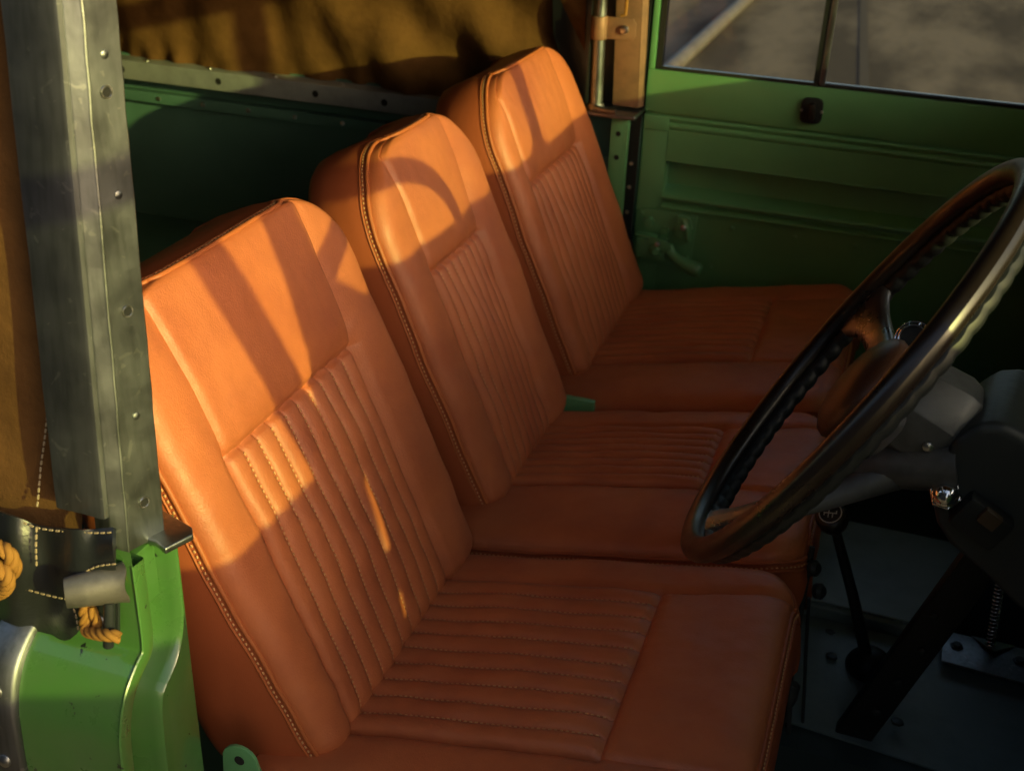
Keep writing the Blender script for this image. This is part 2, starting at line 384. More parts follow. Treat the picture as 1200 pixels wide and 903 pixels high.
    ix=xs.index(yp); cu=MB(); pn=MB(); up_=V((-cs,0,cc))
    cu.grid([r[:ncb+1] for r in cr]); cu.grid([r[ncb+npc:] for r in cr]); cu.grid([r[ncb:ncb+npc+1] for r in cr[ix:]])
    pn.grid([r[ncb:ncb+npc+1] for r in cr[:ix+1]])
    lp=[r[0] for r in cr]+cr[-1][1:-1]+[r[-1] for r in cr[::-1]]+cr[0][-2:0:-1]
    cctr=CPt((xb+xf)/2,wy,0); bx=MB(); n=len(lp); rings=[]
    for d,sh in ((0,0),(.004,.0012),(.012,.003),(.03,.005),(.055,.003),(.075,-.002),(.082,-.012)):
        rg=[]
        for p in lp:
            q=p-cctr; ax=q-up_*q.dot(up_); ax.normalize(); rg.append(p-up_*d+ax*sh)
        rings.append(rg)
    vs=[p for rg in rings for p in rg]; fs=[]
    for i in range(len(rings)-1):
        for k in range(n): fs.append((i*n+k,i*n+(k+1)%n,(i+1)*n+(k+1)%n,(i+1)*n+k))
    fs.append(tuple((len(rings)-1)*n+k for k in range(n))); bx.add(vs,fs)
    cush=cu.build('cushion',LEATHER,root,smooth=60)
    pn.build('pleated_panel',LEATHER,cush,smooth=70)
    bx.build('side_panel',LEATHER_SIDE,cush,smooth=60)
    def cw(p,e,dn):
        q=p-cctr; ax=q-up_*q.dot(up_); ax.normalize(); return p+ax*e-up_*dn
    lop=[r[0] for r in cr]+cr[-1][1:-1]+[r[-1] for r in cr[::-1]]
    pm=MB(); pm.tube([cw(p,.001,.001) for p in lop],.0024,8); pm.tube([cw(p,.0036,.0125) for p in lop],.0020,6); pm.build('piping',LEATHER_SIDE,cush,smooth=80)
    sm=MB(); dashes(sm,[cw(p,.0036,.0070) for p in lop],.0060,.6,.0010)
    for k in range(1,ncf):
        c=ncb+k*10; dashes(sm,[r[c]+up_*.0030 for r in cr[:ix-1]],.0060,.62,.0011)
    sm.build('stitching',THREAD,cush,smooth=0)
    return root
seat1=make_seat('tan leather driver seat nearest the open doorway, its backrest crossed by dark diagonal sun shadows',.004,.446,.088,.352,10,-.008,.430,.084,.356,10,11,'tan leather front seats',.036,.132)
seat2=make_seat('narrow middle tan leather seat with the curved steering wheel shadow on its backrest',.506,.858,.592,.765,8,.455,.836,.593,.764,8,23,'tan leather front seats',.022,.100)
seat3=make_seat('tan leather passenger seat beside the green far door, farthest from the steering wheel',.935,1.372,1.000,1.267,10,.858,1.362,1.001,1.266,10,37,'tan leather front seats',.010,.102)
b=MB(); pts=[V((-.094,-.020,-.03)),V((-.090,-.020,.03))]
for k in range(9):
    a=R(165-k*20); pts.append(V((-.071+.019*math.cos(a),-.020,.040+.019*math.sin(a))))
pts+=[V((-.040,-.020,.0)),V((-.035,-.020,-.03))]
b.plate(pts,(0,.004,0)); br=b.build('hinge_bracket',GREEN_IN,seat1,bevel=.0012)
m=MB(); m.lathe((-.071,-.0195,.042),(0,-1,0),[(0,.0052),(.0012,.0052)],14); m.build('bolt_hole',HOLE,br)
# ================================================================== VEHICLE BODY
body=thing('vehicle_body',(-.4,.65,-.5),'gloss green open vehicle body with riveted door pillar, tub sides and dark footwell','vehicle body')
# near door pillar, pressed section that follows the barrel of the body side
XP=-.075
path=smoothpath([(-.115,.338),(-.115,.30),(-.1155,.262),(-.120,.249),(-.133,.240),(-.147,.226),(-.156,.203),(-.159,.17),(-.160,.10),(-.160,-.28)],6)
def sect(y,z,t):
    """cross-section at a path point: n points in along the section normal"""
    n=V((0,t.y*0-t.z*-1 if False else -t.z,t.y)) ; n=V((0,-t.z,t.y)); n.normalize()
    if n.y<0: n=-n
    return n
secs=[]
P2=[V((0,p[0],p[1])) if len(p)==2 else V(p) for p in path]
path=[V((0,a,b_)) for a,b_ in [(-.115,.338),(-.115,.30),(-.1155,.264),(-.120,.249),(-.133,.240),(-.147,.226),(-.156,.203),(-.159,.17),(-.160,.10),(-.160,-.28)]]
path=smoothpath(path,6)
chan=[(-.0018,-.0120),(-.001,-.0131),(.0,-.012),(.0008,-.001),(.0,.0005),(-.003,.0015),(-.017,.0035),(-.026,.008),(-.0295,.015),(-.0285,.023),(-.021,.030),(-.006,.0345),(.002,.036),(.0035,.0375),(.002,.039),(-.014,.040)]
for i,p in enumerate(path):
    t=(path[min(i+1,len(path)-1)]-path[max(i-1,0)]).normalized(); n=V((0,-t.z,t.y))
    if n.y<0: n=-n
    secs.append([V((XP+dx,p.y+n.y*dn,p.z+n.z*dn)) for dx,dn in chan])
pm=MB(); pm.grid(secs); pil=pm.build('door_pillar',GREEN,body,smooth=35)
fp=MB(); fp.box((XP-.040,-.124,.28),(XP-.012,-.085,.333)); fp.plate([(XP-.016,a,b_) for a,b_ in ((-.0755,.333),(-.050,.333),(-.046,-.28),(-.1195,-.28),(-.1195,.165),(-.110,.196),(-.096,.216),(-.083,.226),(-.0765,.248))],(-.003,0,0)); fp.build('pillar_web',GREEN,pil,bevel=.0008)
rv=MB()
for z in (.312,.268,.18,.12):
    k=min(range(len(path)),key=lambda i:abs(path[i].z-z)); p=path[k]; t=(path[k+1]-path[k-1]).normalized(); n=V((0,-t.z,t.y)); n=n if n.y>0 else -n
    rv.lathe((XP-.0285,p.y+n.y*.0195,p.z+n.z*.0195),(1,0,0),[(0,.0036),(.0012,.0034),(.0022,.0018)],12)
rv.build('rivet',ZINC,pil)
# outer body side behind the pillar
prof=[]
for i,p in enumerate(path):
    t=(path[min(i+1,len(path)-1)]-path[max(i-1,0)]).normalized(); n=V((0,-t.z,t.y)); n=n if n.y>0 else -n
    prof.append(p-n*.0115)
prof[0]=V((0,prof[0].y,.350))
sp=MB(); sp.grid([[V((x,p.y,p.z)) for p in prof] for x in (XP-.0015,XP-.03,-.16,-.25,-.5,-.9,-1.5)]); sp.build('outer_side_panel',GREEN,body,smooth=50)
# bent steel strap with rivets following the body side
st_=MB(); pr=[p for p in prof if .105<p.z<.268]
x0,x1=-.204,-.171
st_.grid([[V((x,p.y-.0035+dy,p.z+.003+dz)) for p in pr] for x,dy,dz in ((x0,.0,0),(x0+.003,-.003,.0015),(x1-.003,-.003,.0015),(x1,.0,0),(x1,.004,-.003))]); strap=st_.build('side_strap',GALV_DULL,body,smooth=50)
rv=MB()
for z in (.215,.150):
    k=min(range(len(prof)),key=lambda i:abs(prof[i].z-z)); p=prof[k]; rv.lathe((x1-.016,p.y-.006,p.z),(0,-1,.15),[(0,.0062),(.002,.0058),(.0042,.003)],14)
rv.build('rivet',ZINC,strap)
# galvanised cap plate on top of the near pillar
cp=MB(); zc=.334
cp.plate([px(138,652,'z',zc),px(157,633,'z',zc),px(183,641,'z',zc),px(194,650,'z',zc),px(227,633,'z',zc),px(226,624,'z',zc),px(190,603,'z',zc),px(130,605,'z',zc)],(0,0,.006)); cp.build('pillar_cap',GALV,body,bevel=.0018,seg=3)
# far inner side of the tub, rail, floor of the tub
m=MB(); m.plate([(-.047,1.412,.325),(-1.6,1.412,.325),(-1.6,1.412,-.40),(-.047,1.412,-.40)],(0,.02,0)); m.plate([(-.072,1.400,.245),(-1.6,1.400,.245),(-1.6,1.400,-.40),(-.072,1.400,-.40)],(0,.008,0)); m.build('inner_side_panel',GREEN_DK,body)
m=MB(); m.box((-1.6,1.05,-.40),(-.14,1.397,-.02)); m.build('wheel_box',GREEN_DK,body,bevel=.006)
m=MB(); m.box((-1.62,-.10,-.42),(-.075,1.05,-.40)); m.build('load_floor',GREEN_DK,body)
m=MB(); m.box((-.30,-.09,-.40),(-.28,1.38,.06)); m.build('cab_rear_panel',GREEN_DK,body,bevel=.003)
m=MB(); m.box((-1.6,1.365,.284),(-.15,1.369,.322)); m.box((-1.6,1.369,.318),(-.15,1.430,.322)); m.box((-1.6,1.369,.284),(-.15,1.396,.287)); rail=m.build('tub_rail',RAIL,body,bevel=.0012)
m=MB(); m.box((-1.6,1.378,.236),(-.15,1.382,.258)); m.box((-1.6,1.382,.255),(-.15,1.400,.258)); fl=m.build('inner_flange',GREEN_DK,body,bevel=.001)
m=MB(); h_=MB()
for k in range(13):
    x=-.22-.107*k
    m.lathe((x,1.378,.247),(0,-1,0),[(0,.0048),(.002,.0044),(.0035,.002)],10)
m.build('rivet',ZINC,fl)
for x in (-.28,-.55,-.70,-.92,-1.15): h_.lathe((x,1.3652,.303),(0,-1,0),[(0,.0070),(.0006,.0070)],12)
h_.build('drain_hole',HOLE,rail)
m=MB()
for k in range(9): m.lathe((-.2-.15*k,1.385,.322),(0,0,1),[(0,.005),(.002,.0045),(.004,.002)],10)
m.build('rivet',ZINC,rail)
# far door pillar: galvanised strip with sun warmth in its colour above, green slotted strip below, capping plate
m=MB(); m.plate([(-.100,1.392,.345),(-.052,1.392,.345),(-.060,1.378,.62),(-.108,1.378,.62)],(0,.004,0)); m.plate([(-.052,1.392,.345),(-.045,1.410,.345),(-.053,1.398,.62),(-.060,1.378,.62)],(-.003,0,0)); m.build('far_post',SUNLIT_GALV,body,bevel=.001)
m=MB(); m.box((-.145,1.35,.331),(-.046,1.43,.339)); m.build('pillar_cap',GALV,body,bevel=.003,seg=3)
m=MB(); m.box((-.098,1.385,-.1),(-.070,1.39,.330)); m.box((-.070,1.385,-.1),(-.066,1.42,.330)); fs_=m.build('far_pillar',GREEN_IN,body,bevel=.0015)
m=MB()
for z in (.295,.25): m.lathe((-.083,1.385,z),(0,-1,0),[(0,.005),(.001,.005)],10)
m.build('bolt_hole',HOLE,fs_)
m=MB(); m.box((-.066,1.405,-.1),(-.0465,1.41,.60)); m.box((-.064,1.4385,-.2),(-.02,1.446,.331)); seal=m.build('door_seal',BLACK_RUB,body)
m=MB()
for z in (.236,.19,.14): m.lathe((-.058,1.405,z),(0,-1,0),[(0,.004),(.002,.003)],8)
m.build('rivet',ZINC,seal)
# seat box, floor, tunnel
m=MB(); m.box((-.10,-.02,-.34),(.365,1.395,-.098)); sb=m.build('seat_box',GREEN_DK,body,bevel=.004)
m=MB(); m.box((-.13,.842,-.03),(.04,.853,.022)); m.box((-.10,.80,-.03),(-.02,.842,.008)); m.build('seat_divider',GREEN_IN,body,bevel=.002)
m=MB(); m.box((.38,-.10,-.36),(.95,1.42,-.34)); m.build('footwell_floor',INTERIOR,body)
# tunnel cover: upper shelf with a lip, then the lower sloping floor plate
m=MB(); m.plate([(.395,.640,-.104),(.580,.640,-.104),(.640,.86,-.104),(.395,.86,-.104)],(0,0,-.004)); m.plate([(.395,.637,-.112),(.580,.637,-.112),(.580,.645,-.106),(.395,.645,-.106)],(0,0,-.006)); m.box((.395,.641,-.14),(.58,.646,-.11)); m.build('tunnel_cover',FLOOR,body,bevel=.0025,seg=3)
m=MB(); m.plate([(.395,.636,-.128),(.86,.636,-.128),(.86,.40,-.150),(.395,.44,-.146)],(0,0,-.004)); flp=m.build('floor_plate',FLOOR,body,bevel=.002)
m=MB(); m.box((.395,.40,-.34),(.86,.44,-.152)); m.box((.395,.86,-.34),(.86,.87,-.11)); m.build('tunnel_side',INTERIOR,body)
m=MB()
for x,y in ((.452,.565),(.445,.615),(.54,.47)): m.lathe((x,y,-.133),(0,.1,1),[(0,.008),(.003,.0075),(.004,.004)],6)
m.build('bolt_head',DARKMETAL,flp)
# bulkhead, dash lower, windscreen frame, roof header
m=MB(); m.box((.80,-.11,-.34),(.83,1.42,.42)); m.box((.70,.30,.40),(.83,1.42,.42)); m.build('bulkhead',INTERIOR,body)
m=MB(); m.box((.735,-.105,.40),(.79,1.425,.565)); m.build('dash_top',DARKMETAL,body,bevel=.006)
wf=MB(); wz0,wz1=.562,.862
wf.box((.735,-.115,wz1),(.77,1.425,wz1+.05)); wf.box((.738,.634,wz0+.002),(.768,.670,wz1-.002))
wf.plate([(.74,.0,wz0),(.74,-.148,wz0),(.74,-.150,.69),(.74,-.150,wz1),(.74,-.085,wz1),(.74,-.095,.69),(.74,-.078,.62)],(.03,0,0)); wf.box((.74,1.36,wz0),(.77,1.425,wz1))
# stepped gussets at the foot of the centre bar and the scuttle vent lids
wf.plate([(.742,.606,wz0),(.742,.634,wz0),(.742,.634,.585)],(.02,0,0)); wf.plate([(.742,.70,wz0),(.742,.670,wz0),(.742,.670,.585)],(.02,0,0))
wfo=wf.build('windscreen_frame',GREEN,body,bevel=.003)
m=MB(); m.box((.756,-.085,wz0),(.760,.63,wz1)); m.box((.756,.69,wz0),(.760,1.36,wz1)); m.build('windscreen_pane',GLASS,wfo,smooth=0)
m=MB(); m.box((.735,-.107,-.36),(.79,-.07,.562)); m.plate([(.745,-.107,.562),(.745,-.149,.562),(.745,-.158,.488),(.745,-.160,.412),(.745,-.1315,.404),(.745,-.107,.410)],(.03,0,0)); m.box((.745,-.155,.265),(.775,-.107,.315)); m.box((.745,-.155,-.36),(.775,-.107,.236)); m.build('door_post',GREEN,body,bevel=.004)
# ================================================================== CANVAS HOOD
hood=thing('canvas_hood',(-.8,.65,.3),'khaki canvas hood with rolled side curtains and a black vinyl hem over the tub','canvas hood')
def fold(u,v):
    return (.016*math.sin(u*15+1.3*math.sin(v*5))+.010*math.sin(u*31+v*6+1)+.006*math.sin(u*63+v*9))*1.0
m=MB(); rows=[]
for j in range(40):
    v=j/39; z=.300+.62*v
    row=[]
    for i in range(180):
        u=i/179; x=-1.62+u*1.46
        dep=(.35+.65*math.exp(-v*7)); gather=.010*math.exp(-((v-.0)/.06)**2)*math.sin(u*120+2*math.sin(u*17))
        y=1.404-.055*v*.3+fold(x*1.0,v)*(.28+.45*math.exp(-v*6))+gather*.8
        diag=.014*math.sin((x*1.0+ z*1.3)*22)*math.exp(-((x+.45)/.35)**2)
        row.append(V((x,y+diag,z+.008*math.sin(u*47)*math.exp(-v*30))))
    rows.append(row)
m.grid(rows); fc=m.build('side_curtain',CANVAS,hood,smooth=80)
m=MB(); m.plate([(-.212,1.405,.322),(-.150,1.40,.322),(-.150,1.38,.66),(-.235,1.38,.66),(-.222,1.392,.46),(-.198,1.395,.40)],(0,.006,0)); m.plate([(-.24,1.432,.30),(-.030,1.432,.30),(-.030,1.432,.95),(-.24,1.432,.95)],(0,.004,0)); m.build('dark_sheet',VINYL,hood,bevel=.002)  # dark sheets filling the strip and the gap beside the far post
# near side curtain, bulging a little, with the black hem band along its foot
m=MB(); rows=[]
for j in range(30):
    v=j/29; z=.33+.64*v; row=[]
    for i in range(70):
        x=-1.5+ (1.5-.135)*(i/69)**.6
        y=-.094+.045*v-.006*math.sin(x*26+v*2)*(.5+.5*v)-.006*math.sin(v*9+x*8)-.022*math.exp(-v*9)
        row.append(V((x,y,z)))
    rows.append(row)
m.grid(rows); nc=m.build('side_curtain',CANVAS,hood,smooth=80)
sm=MB(); dashes(sm,[px(57,470,'y',-.096),px(53,510,'y',-.099),px(48,545,'y',-.104),px(45,580,'y',-.112),px(43,600,'y',-.118)],.0055,.85,.0008); dashes(sm,[px(43,614,'y',-.1375),px(42,640,'y',-.146),px(43,668,'y',-.1485)],.0055,.85,.0008); sm.build('stitching',CREAM,nc,smooth=0)
YV=-.134
def vp(u,v,y=YV): return px(u,v,'y',y)
m=MB()
edge_top=[(-70,590),(-30,592),(0,598),(18,604),(40,613),(62,617),(90,619),(115,620),(136,619)]
edge_bot=[(-70,700),(-30,712),(0,722),(18,728),(40,735),(62,740),(84,745),(92,741),(96,742)]
rows=[]
for k in range(len(edge_top)):
    a=V(vp(*edge_top[k])); 
    r_=[]
    for j in range(17):
        t=j/16
        u=lerp(edge_top[k][0],edge_bot[k][0],t); v=lerp(edge_top[k][1],edge_bot[k][1],t)
        # the right end is cut round for the tie-down tube
        if k>=7:
            cut={7:.62,8:.42}[k]; v=lerp(edge_top[k][1],edge_top[k][1]+(edge_bot[k][1]-edge_top[k][1])*cut,t); u=edge_top[k][0]
        p=px(u,v,'y',YV-.010*math.sin(math.pi*t)+.006*math.exp(-((u-70)/22)**2)*math.sin(math.pi*t)-.004*math.sin(u*.09))
        r_.append(p)
    rows.append(r_)
# resample columns smoothly
cols=[smoothpath([rows[k][j] for k in range(len(rows))],5) for j in range(17)]
m.grid(cols); hem=m.build('hem_band',VINYL,hood,smooth=80,solid=.003)
sm=MB(); off=-.0035
def st(l): return smoothpath([px(u,v,'y',YV+off-.008) for u,v in l],6)
dashes(sm,smoothpath([px(u,v+4,'y',YV-.0045) for u,v in edge_top[2:]],6),.0060,.8,.0008)
dashes(sm,st([(10,683),(30,690),(60,698),(84,703)]),.0055,.85,.0008)
dashes(sm,st([(138,660),(115,663),(97,672),(86,688),(84,704),(90,725),(92,742)]),.0055,.85,.0008)
sm.build('stitching',CREAM,hem,smooth=0)
# roof and rear curtain
m=MB(); rows=[]
for i in range(24):
    x=-1.62+2.40*i/23; rows.append([V((x,-.075+ (1.39+.075)*j/14,.925+.045*math.sin(math.pi*j/14)-.010*math.sin(math.pi*((i*3)%24)/24))) for j in range(15)])
m.grid(rows); m.build('roof',CANVAS,hood,smooth=80,solid=.004)
m=MB(); m.box((-1.64,-.12,-.1),(-1.62,1.44,.95)); m.build('rear_curtain',CANVAS,hood)
# ================================================================== NEAR HOOD UPRIGHT (galvanised)
up_t=thing('hood_upright',(-.10,-.11,.34),'tall dented galvanised upright with a row of drilled holes beside the near canvas','frame upright')
zb,zt=.372,.95
def lean(z): return (z-.372)*(.035/.375)
def UP(x,y,z): return V((x-(z-.372)*.022,y+lean(z),z))
def fx(z): return .013*max(0,1-(z-.337)/.40)
# heavy plate
m=MB(); zs=[zb+(zt-zb)*k/24 for k in range(25)]
rng=random.Random(3)
rows=[]
for z in zs:
    wv=.0003*math.sin(z*37)+.0002*math.sin(z*91)
    rows.append([UP(-.143+wv,-.1195,z),UP(-.1425+wv,-.1225,z),UP(-.140+wv,-.1233,z),UP(-.120,-.1228,z),UP(-.102+wv*.5,-.1236,z),UP(-.0992+wv*.5,-.1225,z),UP(-.0982+wv*.5,-.119,z),UP(-.100,-.117,z)])
m.grid(rows); m.build('plate',GALV_DULL,up_t,smooth=30)
m=MB(); rows=[]
for k,z in enumerate([.337+(zt-.337)*k/30 for k in range(31)]):
    wv=.00022*math.sin(z*53+1)+.00025*math.sin(z*140)
    w_=fx(z)*.6; ex,ey=-.0833+w_*.31,-.0838+w_*.95
    rows.append([UP(-.112,-.118,z),UP(-.1000,-.1180,z),UP(-.0980,-.1170,z),UP(-.0915+wv,-.1105,z),UP(-.0904+wv,-.1100,z),UP(-.0898+wv,-.1090,z),UP(-.0902+wv,-.1078,z),UP(-.0911+wv,-.1068,z),UP(-.0870+wv*.5,-.0952,z),UP(ex+wv,ey,z),UP(ex-.0004+wv,ey+.0012,z),UP(ex-.003,ey+.0008,z)])
m.grid(rows); ch=m.build('channel',GALV,up_t,smooth=30)
m=MB(); m2=MB()
nrm_=V((.027,-.0,.011)); 
def fl(z,t): # point on the flange, t 0..1 across it
    a=UP(-.0911,-.1068,z); w_=fx(z)*.6; b_=UP(-.0833+w_*.31,-.0838+w_*.95,z); return a.lerp(b_,t)
fn=(V((.95,-.31,0))).normalized()
for (u,v) in ((129,109),(149,364),(164,585)):
    p=None
    best=min(((px(u,v,'x',-.09)-fl(z_/1000,t_/20)).length,z_,t_) for z_ in range(340,900,2) for t_ in range(2,20))
    p=fl(best[1]/1000,best[2]/20)
    m.lathe(p-fn*.0003,fn,[(0,.0040),(.0012,.0040)],14)
    m2.tube([p+fn*.0010+(V((0,0,1))*math.cos(a)+fn.cross(V((0,0,1)))*math.sin(a))*.0042 for a in [2*math.pi*k/16 for k in range(16)]],.0006,6,closed=True)
m.build('bolt_hole',HOLE,ch); m2.build('hole_rim',GALV_EDGE,ch)
m=MB()
for (u,v) in ((127,65),(140,228),(158,486)):
    best=min(((px(u,v,'x',-.09)-fl(z_/1000,t_/20)).length,z_,t_) for z_ in range(340,900,2) for t_ in range(2,20))
    m.lathe(fl(best[1]/1000,best[2]/20),fn,[(-.001,.0036),(.0006,.0030),(.0012,.0015)],12)
m.build('rivet',GALV,ch)
# ================================================================== TIE-DOWN and ROPE
td=thing('tie_down',(-.1,-.15,.3),'round metal tie-down tube with a pin and bolt in the black hem cutout','tie-down')
m=MB(); a=px(92,693,'y',-.150); b_=px(142,684,'y',-.150); dx_=V((.80,.60,0)); 
c0_=px(117,689,'y',-.146); wz=V((0,0,1)); wn=V((.60,-.80,0))
rows=[]
for k in range(9):
    t=k/8; rr=lerp(.0098,.0135,t**.7)+(.0008 if k==8 else 0); cen=c0_+dx_*lerp(-.024,.0195,t)+wz*lerp(-.001,.001,t)+wn*(-.002)
    row=[]
    for q in range(19):
        an=R(lerp(-62,205,q/18)); row.append(cen+wn*(rr*math.cos(an)*(.9))+wz*(rr*math.sin(an)*1.05)+dx_*(.0012*math.sin(q*.9) if k==8 else 0))
    rows.append(row)
m.grid(rows); m.build('rolled_clip',TIN,td,smooth=45,solid=.0016)
m=MB(); m.tube([px(128,705,'y',-.147),px(128,735,'y',-.150),px(127,756,'y',-.150)],.0042,10); m.build('pin',DARKMETAL,td)
m=MB(); m.lathe(px(117,727,'y',-.140),(0.3,-1,.2),[(0,.0065),(.004,.0065),(.006,.004)],14); m.build('bolt_head',ZINC,td)
m=MB(); m.plate([px(100,700,'y',-.135),px(138,700,'y',-.135),px(138,745,'y',-.135),px(112,748,'y',-.135),px(102,725,'y',-.135)],(0,.003,0)); m.build('backing_plate',DARKMETAL,td)
rp=thing('hood_rope',(-.15,-.15,.28),'thick twisted yellow rope tied round the tie-down below the canvas','rope')
def rope(mb,pts,r=.0048,tw=34,strands=3):
    c=smoothpath(pts,14); L=0; prev=None; T=[]
    lines=[[] for _ in range(strands)]; u=None
    for i,p in enumerate(c):
        t=(c[min(i+1,len(c)-1)]-c[max(i-1,0)]).normalized()
        if i: L+=(p-c[i-1]).length
        if u is None: u=t.orthogonal().normalized()
        u=(u-t*u.dot(t)).normalized(); w_=t.cross(u)
        for s_ in range(strands):
            a=L*2*math.pi*tw+2*math.pi*s_/strands; lines[s_].append(p+(u*math.cos(a)+w_*math.sin(a))*r*.55)
    for l in lines: mb.tube(l,r*.62,7)
m=MB(); rope(m,[px(98,706,'y',-.147),px(100,722,'y',-.148),px(101,737,'y',-.150),px(112,742,'y',-.155),px(128,744,'y',-.158),px(140,746,'y',-.155)],.0044,40); rope(m,[px(106,712,'y',-.146),px(112,724,'y',-.147),px(115,735,'y',-.149)],.0036,44); m.build('rope_end',ROPE,rp,smooth=80)
m=MB(); 
rope(m,[px(-25,650,'y',-.150),px(-8,640,'y',-.158),px(8,646,'y',-.162),px(14,660,'y',-.160),px(4,672,'y',-.156),px(-14,676,'y',-.152)],.0052,42)
rope(m,[px(-20,668,'y',-.152),px(-2,664,'y',-.166),px(8,676,'y',-.168),px(6,690,'y',-.163),px(-10,698,'y',-.155)],.0052,42)
rope(m,[px(2,640,'y',-.158),px(14,650,'y',-.160),px(19,664,'y',-.158),px(16,672,'y',-.153)],.004,30)
m.build('rope_knot',ROPE,rp,smooth=80)
# ================================================================== FAR HOOD STICK
hs_=thing('hood_stick',(-.127,1.38,.34),'bright galvanised hood stick tube with a bolted clamp on the far pillar','hood stick')
m=MB(); m.tube([(-.126,1.372,.350),(-.129,1.366,.50),(-.133,1.356,.95)],.0118,18); m.build('tube',GALV,hs_)
m=MB(); m.lathe((-.1285,1.367,.466),(-.02,-.05,1),[(0,.0135),(.001,.0148),(.04,.0148),(.041,.0135)],18); m.plate([(-.120,1.366,.468),(-.068,1.366,.468),(-.062,1.366,.476),(-.062,1.366,.498),(-.068,1.366,.506),(-.120,1.366,.506)],(0,.003,0)); cl=m.build('clamp',SUNLIT_GALV,hs_,bevel=.0008)
m=MB(); m.lathe((-.082,1.366,.487),(0,-1,0),[(0,.008),(.005,.008),(.006,.005)],6); m.build('bolt_head',ZINC,cl)
m=MB(); m.lathe((-.126,1.372,.338),(0,0,1),[(0,.017),(.006,.017),(.013,.013)],18); m.tube([(-.123,1.352,.346),(-.100,1.346,.345),(-.082,1.346,.345)],.0062,10); m.build('foot',GALV,hs_)
m=MB(); m.tube([(-.083,1.37,.62),(-.0835,1.37,.53),(-.084,1.37,.512),(-.092,1.37,.509)],.003,8); m.build('cord',ROPE,hs_)
# ================================================================== FAR DOOR
dr=thing('passenger_door',(.35,1.43,-.1),'closed green far door with sliding windows, black catch and latch beside the passenger seat','door')
YD=1.42
DX0,DX1=-.044,.80
m=MB()
# lower panel built up from its pressed profile, front to back
prof=[(.331,0),(.331,-.006),(.326,-.007),(.320,-.003),(.317,-.006),(.312,-.007),(.306,-.004),(.303,-.004),(.252,-.004),(.248,-.001),(.247,.026),(.245,.030),(.200,.030),(.192,.026),(.184,.0),(.180,-.008),(.175,-.009),(.171,.002),(.166,.002),(.160,-.008),(.156,-.009),(.150,-.004),(.02,-.001),(-.36,.006)]
pts=smoothpath([V((0,YD+y,z)) for z,y in prof],4)
m.grid([[V((x,p.y,p.z)) for p in pts] for x in (.005,.25,.5,DX1)]); m.build('lower_panel',GREEN_IN,dr,smooth=50)
m=MB()
m.plate([(DX0,YD-.003,.303),(.006,YD-.003,.303),(.006,YD-.003,-.36),(DX0,YD-.003,-.36)],(0,.03,0)); m.box((DX0,YD-.007,.303),(.006,YD+.03,.331)); m.build('door_edge',GREEN_IN,dr,bevel=.003)
m=MB()
for x in (.145,.262,.372,.48,.60): m.lathe((x,YD-.003,.134),(0,-1,0),[(0,.0048),(.002,.0045),(.003,.003)],12)
m.lathe((.112,YD-.003,.052),(0,-1,0),[(0,.0048),(.002,.0045),(.003,.003)],12)
m.build('screw',GREEN_IN,dr)
# upper door: rail, frame, sliding panes, channel
m=MB(); m.box((DX0,YD-.004,.336),(DX1,YD+.016,.413)); m.box((DX0,YD+.004,.325),(DX1,YD+.014,.336)); m.box((DX0,YD-.004,.413),(DX0+.011,YD+.016,.9)); m.box((DX0,YD-.004,.9),(DX1,YD+.016,.93)); m.box((DX1-.02,YD-.004,.413),(DX1,YD+.016,.9)); wfr=m.build('window_frame',GREEN_IN,dr,bevel=.002)
m=MB(); m.box((DX0+.013,YD+.0,.4145),(DX0+.023,YD+.02,.9)); m.box((DX0+.023,YD-.001,.4135),(DX1-.02,YD+.014,.419)); m.build('window_channel',HOLE,wfr)
m=MB(); m.box((.252,YD-.001,.4195),(.262,YD+.008,.9)); m.build('pane_edge',BLACK_RUB,wfr)
m=MB(); m.box((.263,YD-.003,.416),(.272,YD+.010,.9)); m.build('pane_stile',GALV,wfr,bevel=.001)
m=MB(); m.box((DX0+.022,YD+.003,.4195),(.256,YD+.007,.9)); m.build('window_pane',GLASS,wfr,smooth=0)
m=MB(); m.box((.262,YD+.0105,.4195),(DX1-.02,YD+.0145,.9)); m.build('window_pane',GLASS,wfr,smooth=0)
# black window catch
m=MB(); c=V((.257,YD-.004,.372)); pts=[]
for k in range(24):
    a=2*math.pi*k/24; ca,sa=math.cos(a),math.sin(a)
    pts.append(c+V((.0195*math.copysign(abs(ca)**.5,ca),0,.023*math.copysign(abs(sa)**.5,sa))))
m.plate(pts,(0,-.006,0)); kn=m.build('window_catch',BLACK_RUB,wfr,bevel=.002)
m=MB(); m.obox(c+V((.002,-.011,0)),(.0045,0,.0005),(0,.007,0),(-.001,0,.015)); m.build('thumb_grip',BLACK,kn,bevel=.003)
m=MB()
for dx in (-.017,.018): m.lathe(c+V((dx,-.006,0)),(0,-1,0),[(0,.0028),(.001,.0022)],10)
m.build('screw',ZINC,kn)
